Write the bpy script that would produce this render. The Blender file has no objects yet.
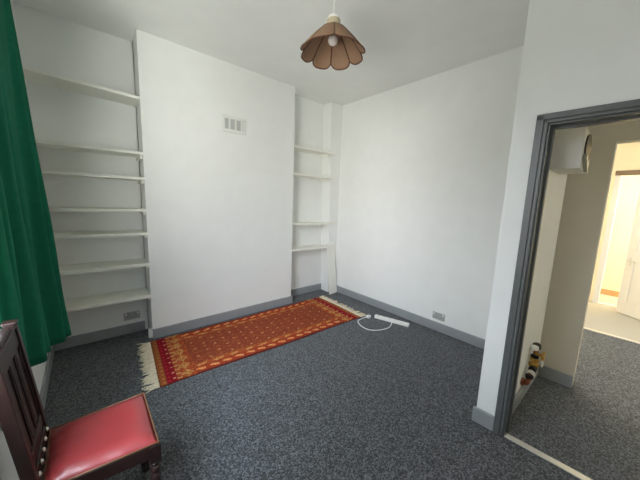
import bpy, bmesh, math, random
from math import sin, cos, pi, radians, sqrt, atan2
from mathutils import Vector, Matrix
random.seed(7)
S = bpy.context.scene
COL = S.collection

# ------------------------------------------------------------------ materials
def lin(c):
    return tuple(((v/255)/12.92 if v/255 <= .04045 else ((v/255+.055)/1.055)**2.4) for v in c)

def mat(name, rgb, rough=.6, noise=0.0, nscale=20.0, bump=0.0, bscale=80.0, metal=0.0, coat=0.0, spec=.5, sheen=0.0, trans=0.0):
    m = bpy.data.materials.new(name); m.use_nodes = True
    nt = m.node_tree; b = nt.nodes['Principled BSDF']
    c = lin(rgb)
    b.inputs['Roughness'].default_value = rough
    b.inputs['Metallic'].default_value = metal
    b.inputs['Coat Weight'].default_value = coat
    b.inputs['Specular IOR Level'].default_value = spec
    b.inputs['Sheen Weight'].default_value = sheen
    tc = nt.nodes.new('ShaderNodeTexCoord')
    n = nt.nodes.new('ShaderNodeTexNoise'); n.inputs['Scale'].default_value = nscale; n.inputs['Detail'].default_value = 4
    nt.links.new(tc.outputs['Object'], n.inputs['Vector'])
    r = nt.nodes.new('ShaderNodeValToRGB')
    r.color_ramp.elements[0].position = .3; r.color_ramp.elements[1].position = .7
    r.color_ramp.elements[0].color = tuple(max(0, v*(1-noise)) for v in c)+(1,)
    r.color_ramp.elements[1].color = tuple(min(1, v*(1+noise)) for v in c)+(1,)
    nt.links.new(n.outputs['Fac'], r.inputs['Fac']); nt.links.new(r.outputs['Color'], b.inputs['Base Color'])
    if bump:
        n2 = nt.nodes.new('ShaderNodeTexNoise'); n2.inputs['Scale'].default_value = bscale; n2.inputs['Detail'].default_value = 3
        nt.links.new(tc.outputs['Object'], n2.inputs['Vector'])
        bp = nt.nodes.new('ShaderNodeBump'); bp.inputs['Strength'].default_value = bump; bp.inputs['Distance'].default_value = .004
        nt.links.new(n2.outputs['Fac'], bp.inputs['Height']); nt.links.new(bp.outputs['Normal'], b.inputs['Normal'])
    return m

M = {}
M['wall'] = mat('white_wall_paint', (237, 238, 235), .75, .015, 6, .08, 120)
M['ceil'] = mat('white_ceiling_paint', (236, 237, 234), .85, .015, 5)
M['hallwall'] = mat('hall_wall_paint', (200, 194, 180), .75, .02, 6)
M['cream'] = mat('cream_wall_paint', (240, 226, 190), .75, .01, 6)
M['grey'] = mat('grey_gloss_paint', (148, 151, 153), .38, .03, 12)
M['doorgrey'] = mat('grey_door_frame_paint', (92, 95, 94), .38, .04, 12)
M['shelf'] = mat('white_shelf_paint', (239, 238, 229), .5, .015, 10)
M['white_plastic'] = mat('white_plastic', (236, 236, 230), .35, .01, 40)
M['dark_slot'] = mat('dark_slot', (70, 72, 72), .6, .05, 40)
M['vent'] = mat('vent_paint', (228, 229, 224), .55, .02, 30)
M['ventdark'] = mat('vent_recess', (186, 188, 185), .8, .03, 30)
M['wood'] = mat('dark_polished_oak', (36, 19, 16), .38, .35, 14, .1, 40, coat=.15)
M['leather'] = mat('red_leatherette', (142, 48, 50), .36, .08, 9, .15, 160, coat=.25)
M['piping'] = mat('worn_leather_edge', (112, 76, 50), .5, .2, 40)
M['stud'] = mat('nickel_studs', (205, 200, 190), .25, .05, 60, metal=.8)
M['steel'] = mat('grey_socket_plate', (176, 177, 174), .4, .03, 40)
M['copper'] = mat('copper_pipe', (150, 88, 62), .4, .15, 30, metal=.6)
M['brass'] = mat('brass_fitting', (205, 160, 80), .35, .1, 30, metal=.5)
M['black'] = mat('black_plastic', (26, 24, 24), .45, .1, 30)
M['tint'] = mat('brown_tinted_plastic', (62, 48, 32), .3, .08, 20)
M['metal'] = mat('satin_metal_strip', (216, 213, 205), .3, .06, 30, metal=.5)
M['chrome'] = mat('silver_catch', (170, 172, 166), .25, .05, 30, metal=.9)
M['cable'] = mat('white_cable', (235, 236, 236), .4, .01, 30)
M['fringe'] = mat('cream_cotton_fringe', (222, 208, 182), .9, .12, 60)
M['bulb'] = mat('opal_bulb_glass', (238, 228, 222), .25, .01, 30)
M['cap'] = mat('beige_woven_cap', (190, 178, 150), .7, .1, 60)
M['binding'] = mat('brown_rattan_binding', (92, 56, 34), .55, .2, 80)
M['palefloor'] = mat('pale_carpet', (176, 173, 162), .95, .05, 90, .3, 300)
M['door'] = mat('white_door_paint', (226, 222, 212), .45, .01, 10)
M['woodbar'] = mat('light_wood_skirting', (176, 142, 100), .5, .1, 12)
M['darkbar'] = mat('brown_header_bar', (122, 98, 68), .6, .1, 12)
M['upvc'] = mat('window_frame_paint', (238, 238, 236), .35, .01, 12)

def carpet(name, lo, mid, hi):
    m = bpy.data.materials.new(name); m.use_nodes = True
    nt = m.node_tree; b = nt.nodes['Principled BSDF']; b.inputs['Roughness'].default_value = .95
    b.inputs['Specular IOR Level'].default_value = .15
    b.inputs['Sheen Weight'].default_value = .15
    tc = nt.nodes.new('ShaderNodeTexCoord')
    n = nt.nodes.new('ShaderNodeTexVoronoi'); n.inputs['Scale'].default_value = 135; n.inputs['Randomness'].default_value = 1
    nt.links.new(tc.outputs['Object'], n.inputs['Vector'])
    r = nt.nodes.new('ShaderNodeValToRGB'); e = r.color_ramp.elements
    e[0].position = .15; e[0].color = lin(lo)+(1,)
    e[1].position = .95; e[1].color = lin(hi)+(1,)
    k = e.new(.5); k.color = lin(mid)+(1,)
    sp = nt.nodes.new('ShaderNodeSeparateColor'); nt.links.new(n.outputs['Color'], sp.inputs[0])
    nt.links.new(sp.outputs[0], r.inputs['Fac']); nt.links.new(r.outputs['Color'], b.inputs['Base Color'])
    bp = nt.nodes.new('ShaderNodeBump'); bp.inputs['Strength'].default_value = .3; bp.inputs['Distance'].default_value = .004
    nt.links.new(sp.outputs[1], bp.inputs['Height']); nt.links.new(bp.outputs['Normal'], b.inputs['Normal'])
    return m
M['carpet'] = carpet('blue_grey_speckled_carpet', (58, 59, 60), (78, 80, 82), (116, 119, 123))

def velvet():
    m = mat('green_curtain_cloth', (34, 122, 94), .8, .10, 30, .2, 300, sheen=0, spec=.15)
    nt = m.node_tree; b = nt.nodes['Principled BSDF']
    tr = nt.nodes.new('ShaderNodeBsdfTranslucent'); tr.inputs['Color'].default_value = lin((24, 120, 90))+(1,)
    mx = nt.nodes.new('ShaderNodeMixShader'); mx.inputs[0].default_value = .22
    nt.links.new(b.outputs[0], mx.inputs[1]); nt.links.new(tr.outputs[0], mx.inputs[2]); nt.links.new(mx.outputs[0], nt.nodes['Material Output'].inputs['Surface'])
    return m
M['curtain'] = velvet()

def rattan():
    m = mat('woven_rattan_panel', (180, 146, 116), .7, .05, 30)
    nt = m.node_tree; b = nt.nodes['Principled BSDF']
    tc = nt.nodes.new('ShaderNodeTexCoord')
    w = nt.nodes.new('ShaderNodeTexWave'); w.inputs['Scale'].default_value = 60; w.inputs['Distortion'].default_value = 1.5
    w.bands_direction = 'Z'
    nt.links.new(tc.outputs['Object'], w.inputs['Vector'])
    r = nt.nodes.new('ShaderNodeValToRGB')
    r.color_ramp.elements[0].color = lin((140, 106, 82))+(1,); r.color_ramp.elements[1].color = lin((190, 156, 126))+(1,)
    nt.links.new(w.outputs['Fac'], r.inputs['Fac']); nt.links.new(r.outputs['Color'], b.inputs['Base Color'])
    tr = nt.nodes.new('ShaderNodeBsdfTranslucent'); nt.links.new(r.outputs['Color'], tr.inputs['Color'])
    mx = nt.nodes.new('ShaderNodeMixShader'); mx.inputs[0].default_value = .3
    out = nt.nodes['Material Output']
    nt.links.new(b.outputs[0], mx.inputs[1]); nt.links.new(tr.outputs[0], mx.inputs[2]); nt.links.new(mx.outputs[0], out.inputs['Surface'])
    return m
M['rattan'] = rattan()

def glass():
    m = bpy.data.materials.new('window_glass'); m.use_nodes = True
    nt = m.node_tree; nt.nodes.remove(nt.nodes['Principled BSDF'])
    t = nt.nodes.new('ShaderNodeBsdfTransparent'); g = nt.nodes.new('ShaderNodeBsdfGlossy'); g.inputs['Roughness'].default_value = .02
    mx = nt.nodes.new('ShaderNodeMixShader'); mx.inputs[0].default_value = .06
    nt.links.new(t.outputs[0], mx.inputs[1]); nt.links.new(g.outputs[0], mx.inputs[2])
    nt.links.new(mx.outputs[0], nt.nodes['Material Output'].inputs['Surface'])
    return m
M['glass'] = glass()

def rugmat():
    m = bpy.data.materials.new('woven_rug'); m.use_nodes = True
    nt = m.node_tree; b = nt.nodes['Principled BSDF']; b.inputs['Roughness'].default_value = .92; b.inputs['Specular IOR Level'].default_value = .15
    a = nt.nodes.new('ShaderNodeVertexColor'); a.layer_name = 'pattern'
    tc = nt.nodes.new('ShaderNodeTexCoord'); n = nt.nodes.new('ShaderNodeTexNoise'); n.inputs['Scale'].default_value = 120
    nt.links.new(tc.outputs['Object'], n.inputs['Vector'])
    mx = nt.nodes.new('ShaderNodeMix'); mx.data_type = 'RGBA'; mx.blend_type = 'MULTIPLY'; mx.inputs[0].default_value = .5
    r = nt.nodes.new('ShaderNodeValToRGB'); r.color_ramp.elements[0].position = .3; r.color_ramp.elements[0].color = (.45, .45, .45, 1); r.color_ramp.elements[1].position = .65
    nt.links.new(n.outputs['Fac'], r.inputs['Fac'])
    nt.links.new(a.outputs['Color'], mx.inputs[6]); nt.links.new(r.outputs['Color'], mx.inputs[7])
    nt.links.new(mx.outputs[2], b.inputs['Base Color'])
    return m
M['rug'] = rugmat()

# ------------------------------------------------------------------ helpers
class MB:
    def __init__(s): s.v = []; s.f = []
    def add(s, vs, fs):
        o = len(s.v); s.v += [Vector(v) for v in vs]; s.f += [tuple(i+o for i in f) for f in fs]; return s
    def box(s, x0, x1, y0, y1, z0, z1):
        return s.hexa([(x0,y0),(x1,y0),(x1,y1),(x0,y1)], z0, z1)
    def hexa(s, pl, z0, z1):                       # prism over a plan polygon (counter-clockwise)
        n = len(pl)
        vs = [(x,y,z0) for x,y in pl]+[(x,y,z1) for x,y in pl]
        fs = [tuple(range(n-1,-1,-1)), tuple(range(n,2*n))]+[(i,(i+1)%n,n+(i+1)%n,n+i) for i in range(n)]
        return s.add(vs, fs)
    def obox(s, o, ax, ay, az):                    # box from a corner and three edge vectors
        o, ax, ay, az = map(Vector, (o, ax, ay, az))
        vs = [o, o+ax, o+ax+ay, o+ay]; vs += [v+az for v in vs]
        return s.add(vs, [(3,2,1,0),(4,5,6,7),(0,1,5,4),(1,2,6,5),(2,3,7,6),(3,0,4,7)])
    def tube(s, pts, r, n=10, close=False):
        pts = [Vector(p) for p in pts]; m = len(pts); rings = []
        rr = r if isinstance(r, (list, tuple)) else [r]*m
        ref = None
        for i, p in enumerate(pts):
            a = pts[(i-1) % m] if (i or close) else p; b = pts[(i+1) % m] if (i < m-1 or close) else p
            t = (b-a).normalized()
            if ref is None: ref = Vector((0,0,1)) if abs(t.z) < .9 else Vector((1,0,0))
            u = (ref-t*ref.dot(t)).normalized(); w = t.cross(u); ref = u
            rings.append([p+(u*cos(2*pi*k/n)+w*sin(2*pi*k/n))*rr[i] for k in range(n)])
        vs = [v for q in rings for v in q]; fs = []
        for i in range(m if close else m-1):
            j = (i+1) % m
            fs += [(i*n+k, i*n+(k+1)%n, j*n+(k+1)%n, j*n+k) for k in range(n)]
        if not close: fs += [tuple(range(n-1,-1,-1)), tuple((m-1)*n+k for k in range(n))]
        return s.add(vs, fs)
    def lathe(s, prof, c=(0,0,0), n=20, ax='z', radial=None):   # prof: (r, z)
        vs = []; 
        for r, z in prof:
            for k in range(n):
                a = 2*pi*k/n; q = radial(r, z, a) if radial else r
                p = (q*cos(a), q*sin(a), z)
                if ax == 'x': p = (z, q*cos(a), q*sin(a))
                if ax == 'y': p = (q*cos(a), z, -q*sin(a))
                vs.append(Vector(p)+Vector(c))
        m = len(prof); fs = [(i*n+k, i*n+(k+1)%n, (i+1)*n+(k+1)%n, (i+1)*n+k) for i in range(m-1) for k in range(n)]
        fs += [tuple(range(n-1,-1,-1)), tuple((m-1)*n+k for k in range(n))]
        return s.add(vs, fs)
    def grid(s, fn, nu, nv):
        vs = [fn(i/nu, j/nv) for j in range(nv+1) for i in range(nu+1)]
        fs = [(j*(nu+1)+i, j*(nu+1)+i+1, (j+1)*(nu+1)+i+1, (j+1)*(nu+1)+i) for j in range(nv) for i in range(nu)]
        return s.add(vs, fs)
    def build(s, name, m, parent=None, smooth=False, bevel=0, solid=0, kind=None):
        off = Vector((0,0,0)); q = parent
        while q: off += q.location; q = q.parent
        me = bpy.data.meshes.new(name); me.from_pydata([v-off for v in s.v], [], s.f)
        bm = bmesh.new(); bm.from_mesh(me); bmesh.ops.recalc_face_normals(bm, faces=bm.faces); bm.to_mesh(me); bm.free()
        me.materials.append(m)
        if smooth:
            me.polygons.foreach_set('use_smooth', [True]*len(me.polygons))
        o = bpy.data.objects.new(name, me); COL.objects.link(o)
        if parent: o.parent = parent
        if solid:
            k = o.modifiers.new('thickness', 'SOLIDIFY'); k.thickness = solid; k.offset = 0
        if bevel:
            k = o.modifiers.new('bevel', 'BEVEL'); k.width = bevel; k.segments = 2; k.limit_method = 'ANGLE'; k.angle_limit = radians(40)
        if kind: o['kind'] = kind
        return o

def tag(o, label, cat, group=None):
    o['label'] = label; o['category'] = cat
    if group: o['group'] = group
    return o
def thing(name, loc, label, cat, group=None):
    o = bpy.data.objects.new(name, None); COL.objects.link(o); o.location = loc; o.empty_display_size = .1
    return tag(o, label, cat, group)
def struct(name, mb, m, parent=None, **k):
    o = mb.build(name, m, parent, **k); 
    if parent is None: o['kind'] = 'structure'
    return o

# ------------------------------------------------------------------ the room
XL, YF, YAL, YAR, XR = -.3226, 3.16, 3.443, 3.39, 3.136
C0, C1, ZC = .4565, 2.2093, 2.972
SK, ST = .108, .018
YB = -1.7                                         # wall behind the photographer
struct('floor', MB().box(-.5, 4.76, -2.2, 3.6, -.12, 0), M['carpet'])
struct('ceiling', MB().hexa([(-.5,YB-.12),(2.12,YB-.12),(2.12,.44),(3.3,.44),(3.3,3.6),(-.5,3.6)], ZC, ZC+.1), M['ceil'])
# window wall with its opening
WY0, WY1, WZ0, WZ1 = .40, 1.95, .82, 2.55
w = MB().box(-.47, XL, YB-.12, WY0, 0, ZC).box(-.47, XL, WY1, 3.56, 0, ZC).box(-.47, XL, WY0, WY1, 0, WZ0).box(-.47, XL, WY0, WY1, WZ1, ZC)
struct('wall_left', w, M['wall'])
struct('wall_back', MB().box(XL, C0, YAL, YAL+.12, 0, ZC).box(C0, 3.26, YAR, YAR+.17, 0, ZC), M['wall'])
struct('wall_chimney', MB().box(C0, C1, YF, YAR, 0, ZC).box(C0, C0+.3, YAR, YAL, 0, ZC), M['wall'])
struct('wall_pier', MB().add([(2.985,3.2,0),(XR,3.2,0),(XR,YAR,0),(2.985,YAR,0),(2.90,3.2,ZC),(XR,3.2,ZC),(XR,YAR,ZC),(2.90,YAR,ZC)], [(3,2,1,0),(4,5,6,7),(0,1,5,4),(1,2,6,5),(2,3,7,6),(3,0,4,7)]), M['wall'], bevel=.004)
struct('wall_right', MB().box(XR, 3.26, .44, YAR+.17, 0, ZC), M['wall'])
struct('wall_front', MB().box(XL, 2.3, YB-.12, YB, 0, ZC), M['wall'])
# door wall: local frame, s runs along it towards the camera side, t into it
TH = .0405
def D(s, t): return (2.003+s*sin(TH)+t*cos(TH), .5655-s*cos(TH)+t*sin(TH))
def dbox(mb, s0, s1, t0, t1, z0, z1): return mb.hexa([D(s0,t0), D(s1,t0), D(s1,t1), D(s0,t1)], z0, z1)
DT = .12; S0, S1 = .165, .165+.78                 # opening
w = MB(); dbox(w, 0, S0, 0, DT, 0, ZC); dbox(w, S0, S1, 0, DT, 1.985, ZC); dbox(w, S1, 2.27, 0, DT, 0, ZC)
struct('wall_door', w, M['wall'])
struct('wall_return', MB().hexa([(2.12,.428),(3.05,.428),(3.136,.44),(3.136,.5655),(2.12,.5655)], 0, ZC), M['wall'])
# door frame
d1 = MB(); dbox(d1, S0-.003, S0+.012, -.002, DT+.01, 0, 1.985); dbox(d1, S1-.012, S1+.003, -.002, DT+.01, 0, 1.985); dbox(d1, S0-.003, S1+.003, -.002, DT+.01, 1.968, 1.987)
dbox(d1, S0+.012, S0+.024, .06, .10, 0, 1.968); dbox(d1, S1-.024, S1-.012, .06, .10, 0, 1.968); dbox(d1, S0+.012, S1-.012, .06, .10, 1.956, 1.968)
d1o = struct('door_1', d1, M['doorgrey'])
a = MB()
for (t0, wd) in ((-.018, 0), (-.026, .018)):
    dbox(a, S0-.05, S0+.004-wd, t0, 0, 0, 2.026 if not wd else 2.02); dbox(a, S1-.004+wd, S1+.05, t0, 0, 0, 2.026 if not wd else 2.02)
    dbox(a, S0-.05, S1+.05, t0, 0, 1.976+wd, 2.026)
a.build('architrave', M['doorgrey'], d1o, bevel=.003)
tm = MB(); dbox(tm, S0+.012, S1-.012, -.005, .04, 0, .007)
struct('trim_1', tm, M['metal'], bevel=.003)
# skirting boards
struct('baseboard_left', MB().box(XL, XL+ST, YB, YAL, 0, SK), M['grey'], bevel=.005)
struct('baseboard_alcove_left', MB().box(XL+ST, C0-.03, YAL-ST, YAL, 0, SK), M['grey'], bevel=.005)
struct('baseboard_chimney', MB().box(C0, C1, YF-ST, YF, 0, SK).box(C1, C1+ST, YF-ST, YAR, 0, SK), M['grey'], bevel=.005)
struct('baseboard_alcove_right', MB().box(C1+ST, 2.985, YAR-ST, YAR, 0, SK), M['grey'], bevel=.005)
struct('baseboard_right', MB().box(XR-ST, XR, .5655, 3.2, 0, SK), M['grey'], bevel=.005)
w = MB(); dbox(w, -.018, S0-.05, -ST, 0, 0, SK); dbox(w, S1+.05, 2.25, -ST, 0, 0, SK)
struct('baseboard_door', w, M['grey'], bevel=.005)
# window
wf = MB()
for y0, y1 in ((WY0, WY0+.06), (WY1-.06, WY1), (1.14, 1.21)): wf.box(-.44, -.37, y0, y1, WZ0, WZ1)
wf.box(-.44, -.37, WY0, WY1, WZ0, WZ0+.06).box(-.44, -.37, WY0, WY1, WZ1-.06, WZ1).box(-.43, -.38, WY0, WY1, 1.70, 1.75)
win = struct('window_1', wf, M['upvc'])
MB().box(-.408, -.402, WY0+.06, WY1-.06, WZ0+.06, WZ1-.06).build('pane', M['glass'], win)
MB().box(-.37, -.30, WY0-.03, WY1-.25, WZ0-.03, WZ0).build('window_sill', M['upvc'], win, bevel=.004)

# ------------------------------------------------------------------ the hall and the rooms beyond
HC = 2.295
struct('wall_hall', MB().box(3.05, 3.17, .18, .44, 0, HC).box(3.05, 3.17, -.72, .18, 2.02, HC).box(3.05, 3.17, -2.1, -.72, 0, HC), M['hallwall'])
struct('wall_hall_side', MB().box(2.05, 6.4, -2.2, -2.1, 0, 2.7), M['hallwall'])
struct('ceiling_hall', MB().box(2.13, 3.17, -2.1, .427, HC, HC+.08), M['ceil'])
struct('baseboard_hall', MB().box(3.05-ST, 3.05, .18, .428, 0, SK).box(2.13, 3.05-ST, .428-ST, .428, 0, SK), M['grey'], bevel=.004)
struct('floor_landing', MB().box(4.76, 7.3, -2.2, 1.6, -.12, 0), M['palefloor'])
struct('trim_2', MB().hexa([(4.75,-2.0),(4.80,-2.0),(4.80,1.3),(4.75,1.3)], 0, .008), M['metal'])
LC = 2.75
struct('ceiling_landing', MB().box(3.17, 7.3, -2.1, 1.6, LC, LC+.08), M['ceil'])
struct('wall_landing_left', MB().box(3.26, 7.3, 1.3, 1.42, 0, LC), M['cream'])
F0, F1, FZ = .26, -.56, 2.06                       # far doorway
struct('wall_landing_far', MB().box(6.3, 6.4, F0, 1.3, 0, LC).box(6.3, 6.4, -2.1, F1, 0, LC).box(6.3, 6.4, F1, F0, FZ, LC), M['cream'])
d = MB().box(6.28, 6.42, F0-.012, F0+.055, 0, FZ+.05).box(6.28, 6.42, F1-.055, F1+.012, 0, FZ+.05).box(6.28, 6.42, F1, F0, FZ-.012, FZ+.05)
d3 = struct('door_3', d, M['door'], bevel=.003)
struct('trim_4', MB().box(6.255, 6.28, F1-.06, F0+.06, FZ-.005, FZ+.065), M['darkbar'])  # plain brown strip across the head of the far doorway
struct('trim_3', MB().box(6.28, 6.42, F1+.012, F0-.012, 0, .008), M['metal'])
struct('wall_far_room', MB().box(7.1, 7.2, -2.1, 1.3, 0, LC), M['cream'])
struct('baseboard_far_room', MB().box(7.08, 7.1, -2.1, 1.3, 0, .1), M['woodbar'])
# the panelled door standing ajar
A = Vector((6.0, .032, 0)); B = Vector((5.50, -.59, 0)); ax = (B-A).normalized(); L = .78; nx = Vector((ax.y, -ax.x, 0))
if nx.x > 0: nx = -nx                              # nx points to the camera side
dm = MB()
def leaf(s0, s1, z0, z1, t0, t1): dm.obox(A+ax*s0+Vector((0,0,z0))+nx*t0, ax*(s1-s0), nx*(t1-t0), Vector((0,0,z1-z0)))
Z0, Z1 = .012, 1.99
leaf(0, L, Z0, Z1, -.03, 0)
for s0, s1 in ((0, .11), (.34, .44), (L-.11, L)): leaf(s0, s1, Z0, Z1, 0, .014)
for z0, z1 in ((Z0, .2), (.80, .95), (1.5, 1.6), (1.87, Z1)):
    for s0, s1 in ((.11,.34), (.44, L-.11)): leaf(s0, s1, z0, z1, 0, .014)
for z0, z1 in ((.25,.75), (1.0,1.45), (1.65,1.82)):
    for s0, s1 in ((.15,.30), (.48, L-.15)): leaf(s0, s1, z0, z1, 0, .008)
d2 = struct('door_2', dm, M['door'], bevel=.003)
hp = A+ax*.055+nx*.014+Vector((0,0,.80))
MB().obox(hp-ax*.018+Vector((0,0,-.07)), ax*.036, nx*.006, Vector((0,0,.12))).tube([hp, hp+nx*.04, hp+nx*.042+ax*.08], .007).build('door_handle', M['metal'], d2)

# ------------------------------------------------------------------ shelves
def shelf(name, x0, x1, yb, z, label, group, lip=None, th=.022, yfront=3.150, tilt=0):
    t = thing(name, ((x0+x1)/2, yb, z), label, 'shelf', group)
    b = MB()
    pl = [(x0, yfront), (x1, yfront), (x1, yb-.001), (x0, yb-.001)]
    if lip: pl = [(x0, yfront), (lip, yfront), (lip, 3.198), (x1, 3.198), (x1, yb-.001), (x0, yb-.001)]
    n = len(pl)
    zz = lambda x: z+tilt*(x-x0)/(x1-x0)
    b.add([(x,y,zz(x)-th) for x,y in pl]+[(x,y,zz(x)) for x,y in pl], [tuple(range(n-1,-1,-1)), tuple(range(n,2*n))]+[(i,(i+1)%n,n+(i+1)%n,n+i) for i in range(n)])
    b.build('board', M['shelf'], t, bevel=.002)
    for xa in (x0, x1-.02):
        MB().box(xa, xa+.02, yfront+.045, yb-.003, z-th-.035, z-th).build('batten', M['shelf'], t, bevel=.002)
    return t
nm = ['topmost', 'second', 'third', 'fourth', 'fifth', 'sixth', 'lowest']
zl = [2.425, 1.898, 1.664, 1.36, 1.128, .82, .487]
extra = ['topmost of the left alcove, high above the widest gap', 'second from the top of the left alcove, below the widest gap', 'third from the top of the left alcove',
         'middle one of seven in the left alcove', 'third from the bottom of the left alcove', 'second from the bottom of the left alcove', 'lowest of the left alcove, just above a double socket']
for i, z in enumerate(zl):
    shelf('alcove_shelf', XL+.004, C0-.002, YAL, z, 'long white shelf, '+extra[i], 'white shelves in the left alcove', yfront=3.146, th=.024 if i < 5 else .032, tilt=-.03 if i == 0 else 0)
zr = [(2.238, 3.0), (1.872, 2.99), (1.168, 3.03), (.792, None)]
exr = ['topmost of four in the narrow right alcove', 'second from the top in the narrow right alcove', 'third from the top in the narrow right alcove', 'lowest in the narrow right alcove, beside the leaning board']
for i, (z, lip) in enumerate(zr):
    shelf('alcove_shelf', C1+.002, (2.955-.03*z if lip else 2.90), YAR, z, 'short white shelf, '+exr[i], 'white shelves in the right alcove', lip=lip, yfront=3.155, th=.026)

# ------------------------------------------------------------------ loose board leaning in the corner
t = MB().obox((2.930, 3.095, 0), (.185, .02, 0), (0, .018, .004), (-.04, .078, .83)).build('loose_board', M['shelf'], bevel=.002)
tag(t, 'white loose board leaning upright in the corner beside the right alcove', 'board')

# ------------------------------------------------------------------ air vent
t = thing('air_vent', (1.367, YF, 2.238), 'white air vent grille high on the chimney breast', 'vent')
x0, x1, z0, z1, y = 1.226, 1.508, 2.238, 2.42, YF
f = MB().box(x0, x1, y-.014, y, z1-.036, z1).box(x0, x1, y-.014, y, z0, z0+.034).box(x0, x0+.028, y-.014, y, z0+.034, z1-.036).box(x1-.04, x1, y-.014, y, z0+.034, z1-.036)
f.build('frame', M['vent'], t, bevel=.003)
MB().box(x0+.028, x1-.04, y-.003, y, z0+.034, z1-.036).build('backing', M['ventdark'], t)
for k in range(3):
    xa = x0+.028+.214*(k+.5)/3-.014+.022
    MB().box(xa, xa+.022, y-.012, y-.003, z0+.034, z1-.036).build('slat', M['vent'], t, bevel=.002)

# ------------------------------------------------------------------ double sockets
def socket(name, c, u, n, label):
    # c centre on the wall, u along the wall, n out of the wall
    c, u, n = Vector(c), Vector(u), Vector(n); up = Vector((0,0,1))
    t = thing(name, c-up*.043, label, 'socket')
    MB().obox(c-u*.073-up*.043, u*.146, n*.011, up*.086).build('faceplate', M['steel'], t, bevel=.003)
    for sg in (-1, 1):
        q = c+u*(sg*.037)+n*.011
        MB().obox(q-u*.008+up*.012+u*sg*.018, u*.016, n*.004, up*.022).build('switch', M['white_plastic'], t, bevel=.0015)
        for o_, sx, sz in ((q-u*.003+up*.012-u*sg*.004, .006, .011), (q+u*.007-up*.016-u*sg*.004, .008, .006), (q-u*.015-up*.016-u*sg*.004, .008, .006)):
            MB().obox(o_, u*sx, n*.0008, up*sz).build('pin_hole', M['dark_slot'], t)
    return t
socket('wall_socket', (.313, YAL, .196), (1,0,0), (0,-1,0), 'pale grey double socket low on the back of the left alcove, under the lowest shelf')
socket('wall_socket', (XR, 1.40, .185), (0,1,0), (-1,0,0), 'pale grey double socket low on the right wall above the grey skirting')

# small white box at the foot of the chimney breast
t = thing('junction_box', (.440, 3.21, 0), 'tiny white plastic box at the foot of the chimney breast beside the left alcove', 'box')
MB().box(.424, .456, 3.185, 3.225, .0, .10).build('box_body', M['white_plastic'], t, bevel=.004)
MB().box(.428, .452, 3.181, 3.185, .015, .085).build('cover', M['white_plastic'], t, bevel=.0015)

# ------------------------------------------------------------------ rug
RA, RB, RCc, RD = Vector((.352,2.268,0)), Vector((2.668,2.205,0)), Vector((2.70,3.095,0)), Vector((.414,3.085,0))
RL, RW = 2.3, .84
def rp(u, v):
    p = (RA*(1-u)+RB*u)*(1-v)+(RD*(1-u)+RCc*u)*v
    p = p + Vector((0, .012*sin(u*9+v*2)*(1-v)*.5, 0))
    return p+Vector((0, 0, .009+.002*sin(u*23+v*7)))
NU, NV = 240, 88
def pattern(u, v):
    X, Y = u*RL, v*RW
    rust, gold, crim, orange, cream, dark, olive = (150,64,38), (206,152,86), (140,16,32), (196,92,42), (222,190,140), (96,34,26), (138,88,46)
    rn = random.random
    e = min(X, RL-X); s = min(Y, RW-Y)
    if e < .012: return dark
    if e < .060:                                   # rust brown end band
        if abs(e-.036) < .010 and abs((Y % .062)-.031) < .012: return (186, 112, 58)
        return (152, 84, 44) if e < .054 else dark
    if e < .138:                                   # crimson band with dots
        if abs(e-.112) < .008 and abs((Y % .09)-.045) < .008: return (210, 150, 110)
        if abs(e-.078) < .008 and abs((Y % .06)-.03) < .009: return (178, 44, 46)
        return crim
    if e < .29:                                    # busy gold motifs
        q = (e-.138)/.152
        if abs(q-.5) < .36*(1-abs(((Y % .13)-.065)/.065)): return gold if rn() < .42 else (170, 98, 52)
        if abs(((Y % .065)-.0325)) < .009 and q < .25: return (204, 150, 96)
        return rust if rn() < .7 else orange
    if s < .012: return dark
    if s < .035: return (150, 58, 38)
    if s < .085:                                   # leaf border
        ph = (X + s*.9) % .115
        if ph < .075 and abs(s-.06) < .018*sin(pi*min(1, ph/.075)) + .004: return (232, 142, 76) if rn() < .8 else cream
        return (168, 66, 36)
    if s < .10: return dark if rn() < .5 else rust
    if s < .155:
        ph = (X - s*1.2) % .15
        if ph < .09 and abs(s-.128) < .016*sin(pi*ph/.09)+.003: return gold if rn() < .7 else orange
        return (172, 78, 42)
    if s < .166: return (186, 116, 60) if rn() < .6 else rust
    # field: lattice of little flowers
    gx, gy = X/.10, (Y-.166)/.0726
    ix, iy = math.floor(gx), math.floor(gy); fx, fy = gx-ix-.5, gy-iy-.5
    if (ix+iy) % 2 == 0:
        if (fx*.10)**2+(fy*.0726)**2 < .0105**2: return (206, 158, 104) if rn() < .8 else rust
        if (fx*.10)**2+(fy*.0726)**2 < .022**2 and rn() < .3: return (184, 102, 58)
    else:
        if abs(fx*.10) < .014 and abs(fy*.0726) < .006: return (182, 100, 54)
    if rn() < .13: return (172, 92, 54)
    return (146, 68, 42) if rn() < .65 else (132, 60, 40)
rug = thing('rug', (1.53, 2.67, 0), 'long rust red patterned rug with crimson end bands on the grey carpet', 'rug')
g = MB().grid(rp, NU, NV)
nb = len(g.v)
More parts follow.
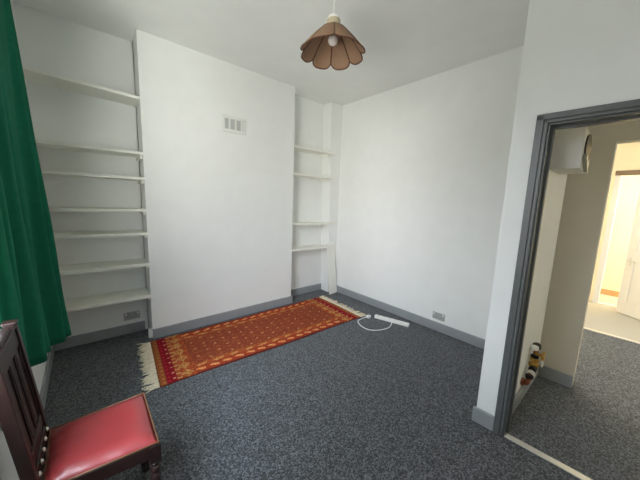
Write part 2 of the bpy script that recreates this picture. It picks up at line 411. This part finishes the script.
# underside and edges
bord = [(i,0) for i in range(NU)]+[(NU,j) for j in range(NV)]+[(NU-i,NV) for i in range(NU)]+[(0,NV-j) for j in range(NV)]
idx = [j*(NU+1)+i for i, j in bord]
base = len(g.v)
g.v += [Vector((g.v[k].x, g.v[k].y, .0005)) for k in idx]
n = len(idx); g.f += [(idx[k], base+k, base+(k+1)%n, idx[(k+1)%n]) for k in range(n)]
fo = g.build('woven_field', M['rug'], rug)
me = fo.data
ca = me.color_attributes.new('pattern', 'FLOAT_COLOR', 'CORNER')
cols = []
for p in me.polygons:
    if p.index < NU*NV:
        i, j = p.index % NU, p.index//NU
        c = lin(pattern((i+.5)/NU, (j+.5)/NV))
    else: c = lin((110, 40, 28))
    cols += list(c+(1,))*len(p.vertices)
ca.data.foreach_set('color', cols)
def fringe(P, Q, out, ln, n):
    f = MB(); P, Q, out = Vector(P), Vector(Q), Vector(out).normalized(); al = (Q-P).normalized()
    for k in range(n):
        p = P.lerp(Q, (k+.5)/n); l = ln*random.uniform(.72, 1.15); sk = random.uniform(-.35, .35)
        pts = []
        for q in range(5):
            tt = q/4
            pts.append(p+out*(l*tt-.004)+al*(sk*l*tt*tt+.004*sin(5*tt+k))+Vector((0,0,.008-.003*tt+.0025*sin(k*1.7+tt*3))))
        f.tube(pts, [.0055,.006,.0055,.0055,.004], 5)
    return f
fringe((.352,2.268,0), (.414,3.085,0), (-1,.04,0), .105, 74).build('fringe', M['fringe'], rug, smooth=True)
fringe((2.668,2.205,0), (2.70,3.095,0), (1,-.02,0), .12, 78).build('fringe', M['fringe'], rug, smooth=True)

# ------------------------------------------------------------------ extension lead
t = thing('extension_lead', (2.885, 1.88, 0), 'white extension lead with looped cable on the carpet beside the rug', 'extension lead')
A2, B2 = Vector((2.822,2.095,0)), Vector((2.95,1.668,0)); u = (B2-A2); Ls = u.length; u.normalize(); wv = Vector((-u.y, u.x, 0)) * -1
MB().obox(A2-wv*.027, u*Ls, wv*.054, Vector((0,0,.038))).build('strip_body', M['white_plastic'], t, bevel=.006)
for k in range(4):
    c = A2+u*(.05+.075*k)+Vector((0,0,.038))
    for o_, sx, sw in ((c-u*.003-wv*.014, .006, .010), (c+u*.009+wv*.004, .006, .008), (c-u*.015+wv*.004, .006, .008)):
        MB().obox(o_, u*sx, wv*sw, Vector((0,0,.001))).build('pin_hole', M['dark_slot'], t)
MB().obox(A2+u*(Ls-.10)-wv*.012+Vector((0,0,.038)), u*.03, wv*.024, Vector((0,0,.004))).build('switch', M['white_plastic'], t, bevel=.002)
def cr(P, n=10):
    P = [Vector(p) for p in P]; out = []
    for i in range(len(P)-1):
        a, b, c, d = P[max(i-1,0)], P[i], P[i+1], P[min(i+2, len(P)-1)]
        for k in range(n):
            x = k/n; out.append(.5*((2*b)+(c-a)*x+(2*a-5*b+4*c-d)*x*x+(3*b-a-3*c+d)*x**3))
    return out+[P[-1]]
zc = .0055
MB().tube(cr([(2.722,2.140,.02),(2.66,2.165,zc),(2.55,2.150,zc),(2.484,2.06,zc),(2.462,1.95,zc),(2.50,1.868,zc),(2.60,1.815,zc),(2.72,1.800,zc),(2.81,1.832,zc),(2.86,1.862,.012)]), .0055, 8).build('cable', M['cable'], t, smooth=True)
pg = MB().obox((2.715,2.115,0), (.055,.0,0), (0,.048,0), (0,0,.036)); pg.build('plug', M['white_plastic'], t, bevel=.008)
MB().obox((2.733,2.137,.036), (.006,0,0), (0,.01,0), (0,0,.016)).obox((2.752,2.132,.036), (.004,0,0), (0,.006,0), (0,0,.014)).build('plug_pins', M['stud'], t)

# ------------------------------------------------------------------ pendant lamp
LX, LY, LZ = 1.375, 1.530, 2.513                    # rim centre
R, Hs = .200, .178
t = thing('pendant_lamp', (LX, LY, LZ), 'brown rattan petal lampshade hanging from the ceiling on a thin cord', 'lamp')
def petal(k):
    a0 = 2*pi*(k+.5)/8 + .10
    def P(a, b, off=0):                             # a -1..1 across, b 0..1 down
        end = 1 - .13*abs(a)**4
        q = b*end
        r = .042+(R-.042+.012)*q**.84
        z = Hs*(1-q**1.12) - .004
        ang = a0+a*pi/8*.985
        puff = .020*(1-a*a)*q
        r2 = r*(1 - .03*(1-a*a)) + puff + off
        return Vector((LX+r2*cos(ang), LY+r2*sin(ang), LZ+z))
    m = MB().grid(lambda i, j: P(2*i-1, j), 14, 14)
    o = m.build('shade_panel', M['rattan'], t, smooth=True, solid=.003)
    rim = [P(-1, j/10) for j in range(10)]+[P(-1+2*i/20, 1) for i in range(21)]+[P(1, 1-j/10) for j in range(1, 11)]
    MB().tube(rim, .0042, 6).build('binding', M['binding'], o, smooth=True)
for k in range(8): petal(k)
MB().lathe([(.040,Hs-.010),(.046,Hs-.004),(.046,Hs+.032),(.042,Hs+.036),(.012,Hs+.037)], (LX,LY,LZ), 18).build('shade_cap', M['cap'], t, smooth=True)
MB().lathe([(.018,Hs-.055),(.020,Hs-.04),(.020,Hs+.0),(.024,Hs+.037),(.040,Hs+.038),(.041,Hs+.050),(.026,Hs+.060),(.006,Hs+.066)], (LX,LY,LZ), 18).build('lamp_holder', M['white_plastic'], t, smooth=True)
bp = [(.013,Hs-.05)]+[(.013+.022*sin(pi/2*x), Hs-.055-.035*x) for x in (.2,.4,.6,.8,1)]+[(.035*cos(a), Hs-.09-.035*sin(a)) for a in (.2,.5,.8,1.1,1.35,1.52)]
MB().lathe(bp, (LX,LY,LZ), 20).build('bulb', M['bulb'], t, smooth=True)
MB().tube([(LX,LY,LZ+Hs+.06),(LX,LY,ZC-.02)], .0035, 8).build('cord', M['white_plastic'], t, smooth=True)
MB().lathe([(.0,ZC-.04),(.02,ZC-.04),(.03,ZC-.03),(.045,ZC-.012),(.048,ZC-.0005)], (LX,LY,0), 20).build('ceiling_rose', M['white_plastic'], t, smooth=True)

# ------------------------------------------------------------------ curtain
ctl = [(y, x, -.316+.10*(x+.312)) for y, x in [(3.09,-.225),(3.05,-.166),(3.02,-.170),(2.985,-.235),(2.955,-.205),(2.925,-.20),(2.89,-.30),(2.82,-.314),(2.72,-.29),(2.62,-.314),(2.46,-.314),(2.34,-.29),(2.29,-.228),(2.25,-.224),(2.215,-.262),(2.18,-.232),(2.13,-.236),(2.09,-.312),(1.99,-.314),(1.95,-.27),(1.91,-.262),(1.88,-.290),(1.84,-.26),(1.80,-.27),(1.76,-.314),(1.66,-.296),(1.58,-.312)]]
cb = cr([(y, a, b) for y, a, b in ctl], 8)
TOPZ = 2.86
def cz(i):
    y = cb[i][0]
    return .285 if y > 2.85 else .285+.235*(2.85-y)/.60 if y > 2.25 else .52
vs = []; NZ = 40
for j in range(NZ+1):
    w_ = j/NZ
    for i, q in enumerate(cb):
        yb_, xb_, xt_ = q
        k = 1-w_
        z = cz(i)+(TOPZ-cz(i))*w_
        x = xt_*(1-k)+xb_*k + .006*sin(z*5+i*.13)*k
        yt_ = 1.58+(yb_-1.58)*.95
        y = yt_*(1-k)+yb_*k
        vs.append((min(-.16, max(-.316, x)), y, z))
cm = MB(); nw = len(cb)
cm.add(vs, [(j*nw+i, j*nw+i+1, (j+1)*nw+i+1, (j+1)*nw+i) for j in range(NZ) for i in range(nw-1)])
c = cm.build('curtain', M['curtain'], smooth=True, solid=.004)
tag(c, 'long green curtain hanging in folds at the left window', 'curtain')

# ------------------------------------------------------------------ chair (faces +x, its back to the window wall)
ch = thing('dining_chair', (-.02, 1.40, 0), 'dark polished wooden dining chair with a red leatherette seat', 'chair')
FY0, FY1, BY0, BY1 = 1.205, 1.595, 1.235, 1.575     # front / back corners
XF, XB = .178, -.185
SH = .475
def plan(e, z):                                      # seat outline grown by e
    return [(XB-e, BY0-e, z), (XF+e, FY0-e, z), (XF+e, FY1+e, z), (XB-e, BY1+e, z)]
# padded seat with a soft crown
def seatpt(i, j):
    x = XB+.004+(XF-XB-.012)*i; ya = BY0+(FY0-BY0)*i+.008; yb_ = BY1+(FY1-BY1)*i-.008
    y = ya+(yb_-ya)*j
    ex = min(i, 1-i)*2; ey = min(j, 1-j)*2
    h = (1-(1-min(1, ex*2.2))**2.5)*(1-(1-min(1, ey*2.2))**2.5)
    dip = -.010*math.exp(-((i-.55)**2+(j-.5)**2)*9)
    wr = .0022*sin(j*34)*math.exp(-i*7)+.0015*sin(i*21+j*9)*(1-h)
    return (x, y, SH-.022+.030*h+dip+wr)
sm = MB().grid(seatpt, 26, 26)
lo = [(XB+.004, BY0+.008, SH-.05), (XF-.008, FY0+.008, SH-.05), (XF-.008, FY1-.008, SH-.05), (XB+.004, BY1-.008, SH-.05)]
b0 = len(sm.v); sm.v += [Vector(p) for p in lo]
n_ = 27; e1 = list(range(n_)); e2 = [k*n_+26 for k in range(n_)]; e3 = [26*n_+26-k for k in range(n_)]; e4 = [(26-k)*n_ for k in range(n_)]
for e, (p, q) in zip((e1,e2,e3,e4), ((0,1),(1,2),(2,3),(3,0))): sm.f.append(tuple(e[::-1])+(b0+p, b0+q))
sm.f.append((b0+3,b0+2,b0+1,b0))
st = sm.build('seat', M['leather'], ch, smooth=True)
MB().tube([(XB+.006,BY0+.004,SH-.021),(XF-.004,FY0+.004,SH-.021),(XF-.004,FY1-.004,SH-.021),(XB+.006,BY1-.004,SH-.021)], .0045, 8, close=True).build('piping', M['piping'], st, smooth=True)
# rails
rl = MB()
pl = plan(.0, 0)
def rail(p, q, z0, z1, th=.022):
    p, q = Vector(p), Vector(q); d_ = (q-p).normalized(); nrm = Vector((d_.y, -d_.x, 0))
    rl.obox(p+Vector((0,0,z0)), q-p, -nrm*th, Vector((0,0,z1-z0)))
for k in range(4): rail(pl[k], pl[(k+1)%4], SH-.085, SH-.024)
rl.build('seat_frame', M['wood'], ch, bevel=.004)
# front legs: barley-twist turned
for y_ in (FY0+.018, FY1-.018):
    x_ = XF-.018
    lg = MB().box(x_-.021, x_+.021, y_-.021, y_+.021, SH-.105, SH-.03)
    pr = [(.012,SH-.105),(.021,SH-.112),(.012,SH-.122)]
    zt, zb = SH-.13, .125
    prof = [(.0135+.008*abs(sin(pi*6*k/72)), zt-(zt-zb)*k/72) for k in range(73)]
    lg.lathe([(r,z) for r,z in reversed(pr)], (x_,y_,0), 20)
    lg.lathe(list(reversed(prof)), (x_,y_,0), 24)
    lg.box(x_-.02, x_+.02, y_-.02, y_+.02, .055, .125)
    lg.lathe([(.012,0),(.019,.012),(.02,.03),(.012,.055)], (x_,y_,0), 20)
    lg.build('leg', M['wood'], ch)
# rear legs run on into the back posts (raked)
XT = -.255; ZT = .975
def rake(z): return XB-.012+(XT-(XB-.012))*max(0, (z-SH+.05))/(ZT-SH+.05)
for y_, s in ((BY0+.017, 1), (BY1-.017, -1)):
    lg = MB(); zs_ = [0, .2, SH-.05, SH+.1, SH+.3, ZT]; xs = [XB-.045, XB-.02, rake(SH-.05), rake(SH+.1), rake(SH+.3), rake(ZT)]
    ring = []
    for z, x in zip(zs_, xs): ring += [(x-.018,y_-.017,z),(x+.018,y_-.017,z),(x+.018,y_+.017,z),(x-.018,y_+.017,z)]
    fs = [(3,2,1,0), tuple(20+k for k in range(4))]+[(i*4+k, i*4+(k+1)%4, (i+1)*4+(k+1)%4, (i+1)*4+k) for i in range(5) for k in range(4)]
    lg.add(ring, fs)
    lg.box(rake(ZT)-.021, rake(ZT)+.021, y_-.020, y_+.020, ZT-.001, ZT+.010)
    lg.build('leg', M['wood'], ch, bevel=.003)
# stretchers
MB().box(XB-.02, XF-.01, FY0+.014, FY0+.032, .155, .185).build('stretcher', M['wood'], ch, bevel=.003)
MB().box(XB-.02, XF-.01, FY1-.032, FY1-.014, .155, .185).build('stretcher', M['wood'], ch, bevel=.003)
# back
def rakebox(mb, y0, y1, z0, z1, t0, t1):
    x0_, x1_ = rake(z0), rake(z1)
    mb.add([(x0_+t0,y0,z0),(x0_+t1,y0,z0),(x0_+t1,y1,z0),(x0_+t0,y1,z0),(x1_+t0,y0,z1),(x1_+t1,y0,z1),(x1_+t1,y1,z1),(x1_+t0,y1,z1)],
           [(3,2,1,0),(4,5,6,7),(0,1,5,4),(1,2,6,5),(2,3,7,6),(3,0,4,7)])
    return mb
cr_ = rakebox(MB(), BY0+.034, BY1-.034, ZT-.085, ZT-.012, -.012, .012)
rakebox(cr_, BY0+.03, BY1-.03, ZT-.014, ZT-.002, -.015, .017)
rakebox(cr_, BY0+.09, BY1-.09, ZT-.004, ZT+.014, -.012, .012)
cr_.build('crest_rail', M['wood'], ch, bevel=.004)
rakebox(MB(), BY0+.034, BY1-.034, SH+.045, SH+.09, -.012, .012).build('lower_rail', M['wood'], ch, bevel=.003)
w0, w1 = BY0+.034, BY1-.034
for k in range(3):
    ya = w0+(w1-w0)*(k+.5)/3
    sp = rakebox(MB(), ya-.0425, ya+.0425, SH+.09, ZT-.085, -.006, .006)
    for e in (-.040, .033): rakebox(sp, ya+e, ya+e+.007, SH+.095, ZT-.09, .006, .011)
    sp.build('splat', M['wood'], ch, bevel=.002)
for k in range(5):
    y_ = BY0+.045+(BY1-BY0-.09)*k/4
    MB().lathe([(.0115,0),(.011,.004),(.008,.008),(.003,.0105)], (rake(SH+.012)+.014, y_, SH+.014), 14, ax='x').build('stud', M['stud'], ch, smooth=True)
rakebox(MB(), BY0+.034, BY1-.034, SH-.02, SH+.032, -.012, .014).build('back_rail', M['wood'], ch, bevel=.003)

# ------------------------------------------------------------------ hall fittings
t = thing('fuse_switch_box', (2.51, .428, 1.757), 'boxy white electric unit high on the hall side wall through the doorway', 'electric box')
bx0, bx1, by0, by1, bz0, bz1 = 2.32, 2.69, .272, .427, 1.757, 2.0
MB().box(bx0, bx1, by0, by1, bz0, bz1).build('case', M['door'], t, bevel=.006)
fl = MB()
ov = [(bx0+.17+.13*cos(a), bz0+.14+.085*sin(a)) for a in [2*pi*k/24 for k in range(24)]]
fl.add([(x, by0-.008, z) for x, z in ov]+[(x, by0, z) for x, z in ov], [tuple(range(23,-1,-1)), tuple(range(24,48))]+[(k,(k+1)%24,24+(k+1)%24,24+k) for k in range(24)])
fl.build('flap', M['tint'], t)
MB().obox((bx0+.012, by0-.001, bz0+.060), (.13,0,-.075), (0,-.02,0), (.016,0,.03)).build('catch', M['chrome'], t, bevel=.004)

vx, vy = 2.67, .392
t = thing('pipe_valves', (2.6, .428, .14), 'small cluster of brown, black and gold pipe valves low on the hall side wall', 'pipework')
MB().tube(cr([(2.50,.4275,.165),(2.50,.40,.165),(2.505,.392,.175),(2.55,.39,.225),(2.61,.39,.25),(2.655,.392,.275),(vx,vy,.32),(vx,vy,.40)],5), .017, 12).build('pipe', M['copper'], t, smooth=True)
MB().lathe([(.019,.245),(.034,.255),(.034,.28),(.024,.29),(.024,.30),(.03,.305),(.03,.32),(.02,.325)], (2.64,.39,0), 12).build('valve_body', M['brass'], t)
MB().lathe([(.004,-.060),(.033,-.060),(.035,-.048),(.026,-.04),(.012,-.038),(.012,0)], (vx-.025,vy,.36), 18, ax='y').build('valve_wheel', M['brass'], t)
MB().tube([(vx+.035*cos(a)-.005, vy-.05, .315+.05*sin(a)) for a in [2*pi*k/20 for k in range(20)]], .005, 6, close=True).build('tag_ring', M['white_plastic'], t, smooth=True)
MB().lathe([(.004,.392),(.026,.394),(.03,.405),(.028,.43),(.015,.44)], (vx,vy,0), 12).build('cap', M['black'], t)
MB().lathe([(.015,.40),(.027,.405),(.026,.43),(.016,.435)], (vx-.055,vy+.004,0), 12).build('cap', M['white_plastic'], t)
MB().lathe([(.02,-.03),(.026,-.024),(.026,.024),(.02,.03)], (2.60,.385,.25), 12, ax='x').build('coupling', M['black'], t)
MB().lathe([(.02,-.016),(.028,-.012),(.028,.012),(.02,.016)], (2.555,.385,.225), 12, ax='x').build('coupling', M['white_plastic'], t)
MB().lathe([(.02,.20),(.027,.205),(.027,.225),(.02,.23)], (2.525,.388,0), 12).build('coupling', M['black'], t)
MB().lathe([(.02,.325),(.027,.33),(.027,.345),(.02,.35)], (vx-.03,vy,0), 12).build('coupling', M['black'], t)
MB().lathe([(.022,-.02),(.03,-.016),(.03,-.004),(.022,0)], (2.50,.428,.165), 12, ax='y').build('coupling', M['copper'], t)

# ------------------------------------------------------------------ light
def area(name, loc, rot, sx, sy, e, col, spread=None):
    l = bpy.data.lights.new(name, 'AREA'); l.shape = 'RECTANGLE'; l.size = sx; l.size_y = sy; l.energy = e; l.color = col
    if spread: l.spread = spread
    o = bpy.data.objects.new(name, l); COL.objects.link(o); o.location = loc; o.rotation_euler = rot; return o
# daylight: the sky seen through the big left window (the portal only tells the renderer where it comes in)
o = area('window_daylight', (-.48, (WY0+WY1)/2, (WZ0+WZ1)/2), (0, radians(-90), 0), WZ1-WZ0, WY1-WY0, 1, (1, 1, 1)); o.data.cycles.is_portal = True
# sunny rooms past the hall
area('landing_daylight', (4.0, 1.27, 1.8), (radians(-58), 0, 0), 1.2, 1.2, 18, (1, .96, .89))
area('far_room_daylight', (6.75, 1.27, 1.6), (radians(-90), 0, 0), .5, 1.6, 9, (1, .94, .82))
area('landing_fill', (4.05, .55, 2.72), (0, 0, 0), 1.1, .9, 34, (1, .95, .86))  # added overhead fill to brighten the carpet here; the ceiling has no opening
area('hall_daylight', (2.6, -2.05, 1.6), (radians(90), 0, 0), .7, 1.0, 1.2, (1, .95, .86))
wd = bpy.data.worlds.new('daylight'); S.world = wd; wd.use_nodes = True
nt = wd.node_tree; bg = nt.nodes['Background']
# hazy sky, brighter on the sun's side; rows: bearing of the incoming light, columns: from the street up to the high sky
SKY = [(-55, (.05, .24, .37, .30)), (0, (.15, .03, .36, .14)), (25, (.22, .78, .86, .65)), (45, (.32, .52, .56, 1.3)), (75, (1.45, 1.15, .34, .40))]
ELEV = (-38, 1, 14, 48)
TINT = ((.99, 1.0, .90), (1.0, .985, .94), (.93, .985, 1.07), (.80, .93, 1.09))
tc = nt.nodes.new('ShaderNodeTexCoord'); sx = nt.nodes.new('ShaderNodeSeparateXYZ'); nt.links.new(tc.outputs['Generated'], sx.inputs[0])
def mth(op, *ins, clamp=False):
    m = nt.nodes.new('ShaderNodeMath'); m.operation = op; m.use_clamp = clamp
    for k, v in enumerate(ins):
        if isinstance(v, (int, float)): m.inputs[k].default_value = v
        else: nt.links.new(v, m.inputs[k])
    return m.outputs[0]
ph = mth('ARCTAN2', mth('MULTIPLY', sx.outputs['Y'], -1.0), mth('MULTIPLY', sx.outputs['X'], -1.0))
el = mth('MULTIPLY_ADD', mth('ARCSINE', sx.outputs['Z']), 1/pi, .5)
res = None
for n_, (az, row) in enumerate(SKY):
    cr2 = nt.nodes.new('ShaderNodeValToRGB'); e = cr2.color_ramp.elements
    st_ = [((d_+90)/180, tuple(v*c for c in t_)+(1,)) for d_, v, t_ in zip(ELEV, row, TINT)]
    e[0].position, e[0].color = st_[0]; e[1].position, e[1].color = st_[-1]
    for p_, c_ in st_[1:-1]:
        q = e.new(p_); q.color = c_
    nt.links.new(el, cr2.inputs[0])
    if res is None: res = cr2.outputs[0]
    else:
        a0_ = SKY[n_-1][0]
        fac = mth('DIVIDE', mth('SUBTRACT', ph, radians(a0_)), radians(az-a0_), clamp=True)
        mx = nt.nodes.new('ShaderNodeMix'); mx.data_type = 'RGBA'
        nt.links.new(fac, mx.inputs[0]); nt.links.new(res, mx.inputs[6]); nt.links.new(cr2.outputs[0], mx.inputs[7]); res = mx.outputs[2]
nt.links.new(res, bg.inputs[0]); bg.inputs[1].default_value = 34.5

# ------------------------------------------------------------------ camera
yaw, pitch, roll, fpx = .7131, .1423, .0363, 272.3949
fw = Vector((sin(yaw)*cos(pitch), cos(yaw)*cos(pitch), -sin(pitch))); r = Vector((cos(yaw), -sin(yaw), 0)); u = r.cross(fw)
rr = r*cos(roll)+u*sin(roll); uu = -r*sin(roll)+u*cos(roll)
cam = bpy.data.cameras.new('camera'); co = bpy.data.objects.new('camera', cam); COL.objects.link(co)
co.matrix_world = Matrix(((rr.x,uu.x,-fw.x,0),(rr.y,uu.y,-fw.y,0),(rr.z,uu.z,-fw.z,1.5),(0,0,0,1)))
cam.sensor_width = 36; cam.lens = fpx/640*36; cam.clip_start = .02
S.camera = co
vs_ = S.view_settings; S.display_settings.display_device = 'sRGB'
vs_.view_transform = 'Standard'; vs_.look = 'None'; vs_.exposure = 0; vs_.gamma = 1; vs_.use_curve_mapping = False
S.cycles.max_bounces = 12; S.cycles.diffuse_bounces = 8; S.cycles.use_denoising = True
